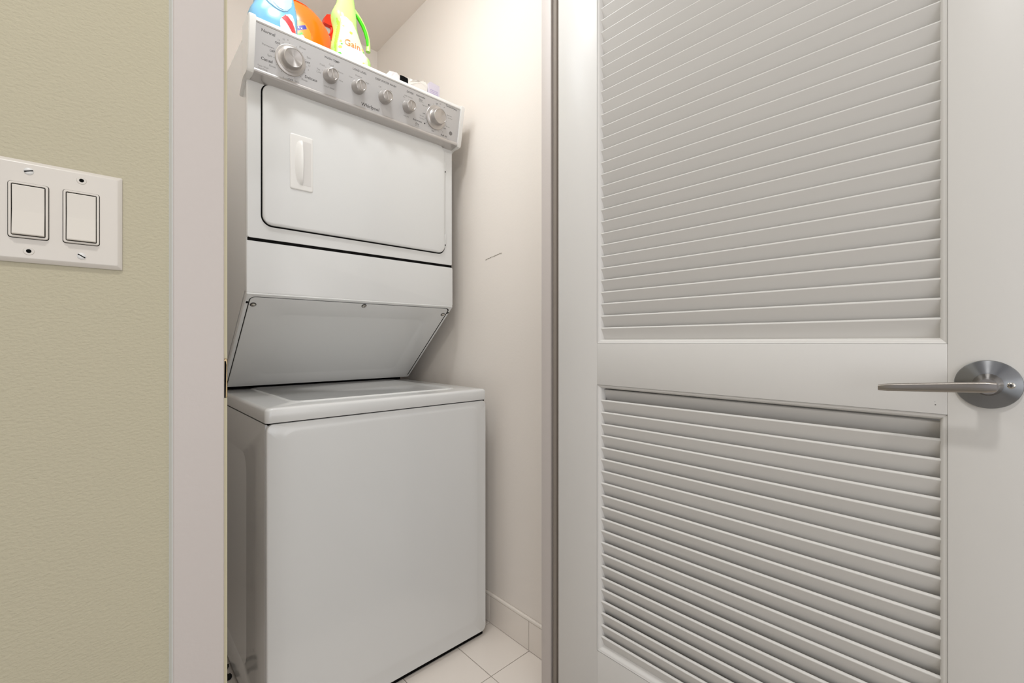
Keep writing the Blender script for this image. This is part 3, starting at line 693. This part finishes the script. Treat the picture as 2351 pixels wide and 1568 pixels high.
B2.decal('label', lambda x, z: 1 if inpoly(x, z, nv) else 2 if inpoly(x, z, gr) else 3 if inpoly(x, z, wh) else 0 if inpoly(x, z, ov) else None, qf(670, 60)[0], qf(718, 60)[0], qf(690, 110)[1], qf(690, 45)[1], [M['orange2'], M['navy'], M['deepgreen'], M['white']], ojug, 60)
bm = bmesh.new(); pts = [qf(685, 66.5)[0], qf(692, 65)[0]]
text_mesh('lettering', [('a x', qf(688, 65.5)[0], qf(688, 65.5)[1], .012)], M['white'], ojug, lambda a, b, d: Vector(B2.front(a, b, .0014+d)), True); bm.free()
# cap hidden from here, towards the left
bm = bmesh.new(); lathe(bm, frame((q(655, 0)[0], cy, q(655, 24)[1]-.02), (1, 0, 0), (0, 1, 0), (0, 0, 1)), [(.022, 0), (.022, .035), (.019, .038)], n=24); put('cap', bm, M['navybody'], ojug, 40)
# trigger spray bottle
cy = 1.71; bx0, bx1 = q(757, 110)[0], q(795, 110)[0]; bc = (bx0+bx1)/2
spray = tag(empty('spray_bottle', (bc, cy, ZD)), 'navy spray bottle with red trigger head, between orange jug and green bottle', 'spray bottle')
zN = q(760, 92)[1]
B3 = Body(cy, [(ZD, bx0+.003, bx1-.003, .022), (ZD+.006, bx0, bx1, .026), (zN-.040, bx0, bx1, .026), (zN-.012, bx0+.004, bx1-.004, .020), (zN, bx0+.006, bx0+.032, .014)], 2.3); B3.build('bottle_body', M['navybody'], spray)
nx = bx0+.019
bm = bmesh.new(); lathe(bm, frame((nx, cy, zN-.002), (1, 0, 0), (0, 1, 0), (0, 0, 1)), [(.0165, 0), (.0175, .004), (.0175, .018), (.0150, .023), (.0110, .0245)], n=24); col_ = put('collar', bm, M['red'], spray, 35)
zc_ = zN+.022; zt2 = q(756, 35)[1]; zb2 = q(756, 61)[1]; xt = q(742, 52)[0]
bm = bmesh.new(); box(bm, nx-.009, nx+.012, cy-.009, cy+.009, zc_-.002, zb2+.006, bev=.003)
prism(bm, [(xt, zb2+.003), (xt+.003, zb2), (nx+.020, zb2), (nx+.022, zt2-.006), (nx+.014, zt2+.004), (nx-.006, zt2+.004), (xt+.010, zt2-.008), (xt, zb2+.018)], 'y', cy-.010, cy+.010)
put('spray_head', bm, M['red'], spray, 40)
bm = bmesh.new(); tube(bm, [(nx-.014, cy, zb2+.001), (nx-.012, cy, zb2-.012), (nx-.014, cy, zb2-.022), (nx-.020, cy, zb2-.032)], [.0045, .0042, .0038, .003], 10); put('trigger', bm, M['red'], spray, 60)
# green softener bottle with loop handle
cy = 1.462; q = lambda px, py: at(px, py, cy)
lv = [(ZD, q(764, 115)[0]+.004, q(848, 130)[0]-.004, .036), (ZD+.008, q(763, 115)[0], q(849, 130)[0], .041)]
for (y_, a, b, ry) in ((150, 764, 849, .042), (118, 762, 848, .042), (112, 761.5, 846, .042), (108, 761, 838, .041), (98, 762, 833, .040), (88, 763.5, 828, .040), (76, 766, 823, .039), (64, 768, 818.5, .038), (52, 766, 816.5, .037), (42, 763, 816, .036), (32, 761.5, 816, .035), (24, 763, 815.5, .032), (14, 768, 814.5, .027), (6, 773, 813.5, .024), (-4, 775, 812.5, .022), (-24, 778, 809, .020)):
    lv.append((q(a, y_)[1], q(a, y_)[0], q(b, y_)[0], ry))
gb = tag(empty('softener_bottle', (q(805, 130)[0], cy, ZD)), 'lime green bottle with side loop handle and pale flowery label, on the dryer', 'bottle')
B4 = Body(cy, lv, 2.5); B4.build('bottle_body', M['palegreen'], gb)
bm = bmesh.new(); hpn = [(813, 24), (818, 33), (826, 46), (834, 61), (840, 76), (844, 92), (845.5, 106), (845, 120)]
hp3 = [(q(*p)[0], cy, q(*p)[1]) for p in hpn]; tube(bm, hp3, [.006, .0075, .0078, .0075, .0072, .007, .007, .008], 14); put('handle', bm, M['palegreen'], gb, 60)
bm = bmesh.new(); hp3 = [(q(px-2.6, py+1.2)[0], cy-.0045, q(px-2.6, py+1.2)[1]) for px, py in hpn[1:7]]; tube(bm, hp3, [.003, .0055, .0058, .0055, .005, .003], 10); put('handle_inner', bm, M['deepgreen'], gb, 60)
cap_z = lv[-1][0]
cap_z = q(778, -24)[1]; bm = bmesh.new(); lathe(bm, frame(((q(778, -24)[0]+q(809, -24)[0])/2, cy, cap_z), (1, 0, 0), (0, 1, 0), (0, 0, 1)), [(.024, -.002), (.024, .030), (.021, .034)], n=28); put('cap', bm, M['deepgreen'], gb, 40)
qf = lambda px, py: at(px, py, cy-.039)
side = [qf(*p) for p in ((760, 24), (771, 27), (778, 34), (783, 46), (784, 58), (781, 74), (777, 92), (776, 108), (780, 126), (760, 122))]
lbl = [qf(*p) for p in ((783, 34), (796, 38), (810, 52), (820, 72), (830, 92), (838, 112), (844, 130), (846, 160), (790, 150), (781, 126), (778, 108), (779, 92), (784, 74), (787, 56), (785, 42))]
cloud = [qf(*p) for p in ((789, 112), (797, 108), (812, 109), (825, 111), (832, 118), (837, 128), (841, 136), (838, 144), (828, 146), (815, 138), (800, 131), (788, 124))]
def gmask(x, z):
    if inpoly(x, z, side): return 0
    if inpoly(x, z, cloud): return 2
    if inpoly(x, z, lbl):
        for (px, py, r, k) in ((783, 105, 3.5, 3), (784, 92, 3, 3), (806, 76, 3.5, 3), (834, 114, 3.2, 3), (832, 146, 4.5, 3), (782, 120, 3.4, 4), (786, 99, 2.2, 4), (836, 120, 2.4, 4), (822, 140, 2.4, 4), (790, 58, 2.4, 3)):
            a, b = qf(px, py)
            if (x-a)**2+(z-b)**2 < (r*.0014)**2: return k
        return 1
    return None
B4.decal('label', gmask, qf(760, 100)[0], qf(848, 100)[0], qf(800, 158)[1], qf(800, 22)[1], [M['green'], M['labelpale'], M['white'], M['yellow'], M['deepgreen']], gb, 90)
Fg = lambda a, b, d: Vector(B4.front(a, b, .0016+d))
text_mesh('lettering', [('Gain', qf(809, 104)[0], qf(809, 104)[1], .029)], M['orangetext'], gb, Fg)
# small paper things lying on the console top, right of the bottles
ZCo = 1.8846; cy = 1.365; q = lambda px, py: at(px, py, cy)
def crumple(name, outline, y0, y1, m, amp, parent=None, sub=3):
    bm = bmesh.new(); prism(bm, outline, 'y', y0, y1)
    bmesh.ops.triangulate(bm, faces=bm.faces); bmesh.ops.subdivide_edges(bm, edges=bm.edges, cuts=sub, use_grid_fill=False)
    zmin = min(v.co.z for v in bm.verts)
    for v in bm.verts:
        if v.co.z > zmin+.002: v.co += Vector((random.uniform(-amp, amp), random.uniform(-amp, amp), random.uniform(-amp, amp)))
    return put(name, bm, m, parent)
zb = ZCo
o = tag(crumple('paper_packet', [(q(890, 167)[0], zb), q(890, 167), q(898, 168), q(907, 171), q(914, 179), (q(921, 182)[0], zb+.006), (q(924, 190)[0], zb)], 1.352, 1.392, M['paper'], .0004, sub=2), 'small white folded paper packet left of the crumpled wrapper', 'packet')
wx0, wx1 = q(912, 176)[0], q(979, 198)[0]
wr_ = tag(empty('crumpled_wrapper', ((wx0+wx1)/2, 1.37, zb)), 'crumpled white wrapper with a dark opening on the dryer top', 'wrapper')
crumple('wrapper_sheet', [(q(926, 184)[0], zb), (q(927, 180)[0], q(927, 180)[1]+.002), q(936, 181), q(948, 186), q(958, 189), q(967, 190), q(971, 186), q(975, 190), q(979, 197), (q(979, 205)[0], zb)], 1.358, 1.395, M['foil'], .0018, wr_, 3)
crumple('dark_opening', [(q(913, 178)[0], zb), q(914, 177), q(920, 179), q(931, 185), (q(932, 190)[0], zb+.001), (q(932, 190)[0], zb)], 1.349, 1.356, M['black'], .0002, wr_, 1)
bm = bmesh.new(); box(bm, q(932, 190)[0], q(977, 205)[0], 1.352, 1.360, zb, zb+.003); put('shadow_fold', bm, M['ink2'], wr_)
x0, x1 = q(980, 205)[0], q(1004, 210)[0]; zt3 = q(990, 196)[1]
card = tag(empty('card_box', ((x0+x1)/2, 1.36, zb)), 'small pale lavender striped card box, rightmost on the dryer top', 'box')
bm = bmesh.new(); prism(bm, [(x0, zb), (x0-.002, zt3-.006), (x0+.005, zt3+.002), (x1-.002, zt3-.001), (x1, zt3-.004), (x1, zb)], 'y', 1.350, 1.395); put('box_body', bm, M['lavender'], card)
bm = bmesh.new()
for k in range(4):
    zz = zb+.006+k*.0055
    if zz < zt3-.004: box(bm, x0+.003, x1-.007, 1.3494, 1.3500, zz, zz+.0018)
put('printed_stripes', bm, M['lavprint'], card)

# ---------------------------------------------------------------- scrap on the floor left of the washer
M['rubber'] = mat('black_rubber', (10, 9, 8), .7)
bm = bmesh.new()
prism(bm, [(.270, 1.552), (.284, 1.556), (.2895, 1.564), (.2870, 1.576), (.272, 1.578)], 'z', .0005, .007)
prism(bm, [(.272, 1.596), (.284, 1.606), (.2915, 1.622), (.2860, 1.624), (.270, 1.612)], 'z', .0005, .008)
prism(bm, [(.276, 1.574), (.281, 1.574), (.282, 1.602), (.277, 1.602)], 'z', .0005, .004)
tag(put('rubber_scrap', bm, M['rubber']), 'small torn black rubber scrap on the tiles left of the washer', 'scrap')

clamp = tag(empty('closet_ceiling_lamp', (.30, 1.25, ZC)), 'small round white ceiling lamp inside the laundry closet', 'lamp')
bm = bmesh.new(); lathe(bm, frame((.30, 1.25, ZC), (1, 0, 0), (0, 1, 0), (0, 0, -1)), [(.07, 0), (.07, .015), (.060, .022), (.022, .030), (.020, .050)], n=40); put('lamp_base', bm, M['plast'], clamp, 40)
# ---------------------------------------------------------------- ceiling lamp of the hall (behind and above the camera)
lamp = tag(empty('ceiling_lamp', (-.20, .02, ZC)), 'round white hall ceiling lamp above the viewer', 'lamp')
bm = bmesh.new(); lathe(bm, frame((-.20, .02, ZC), (1, 0, 0), (0, 1, 0), (0, 0, -1)), [(.13, 0), (.13, .015), (.120, .022), (.118, .024)], n=40); put('lamp_base', bm, M['plast'], lamp, 40)
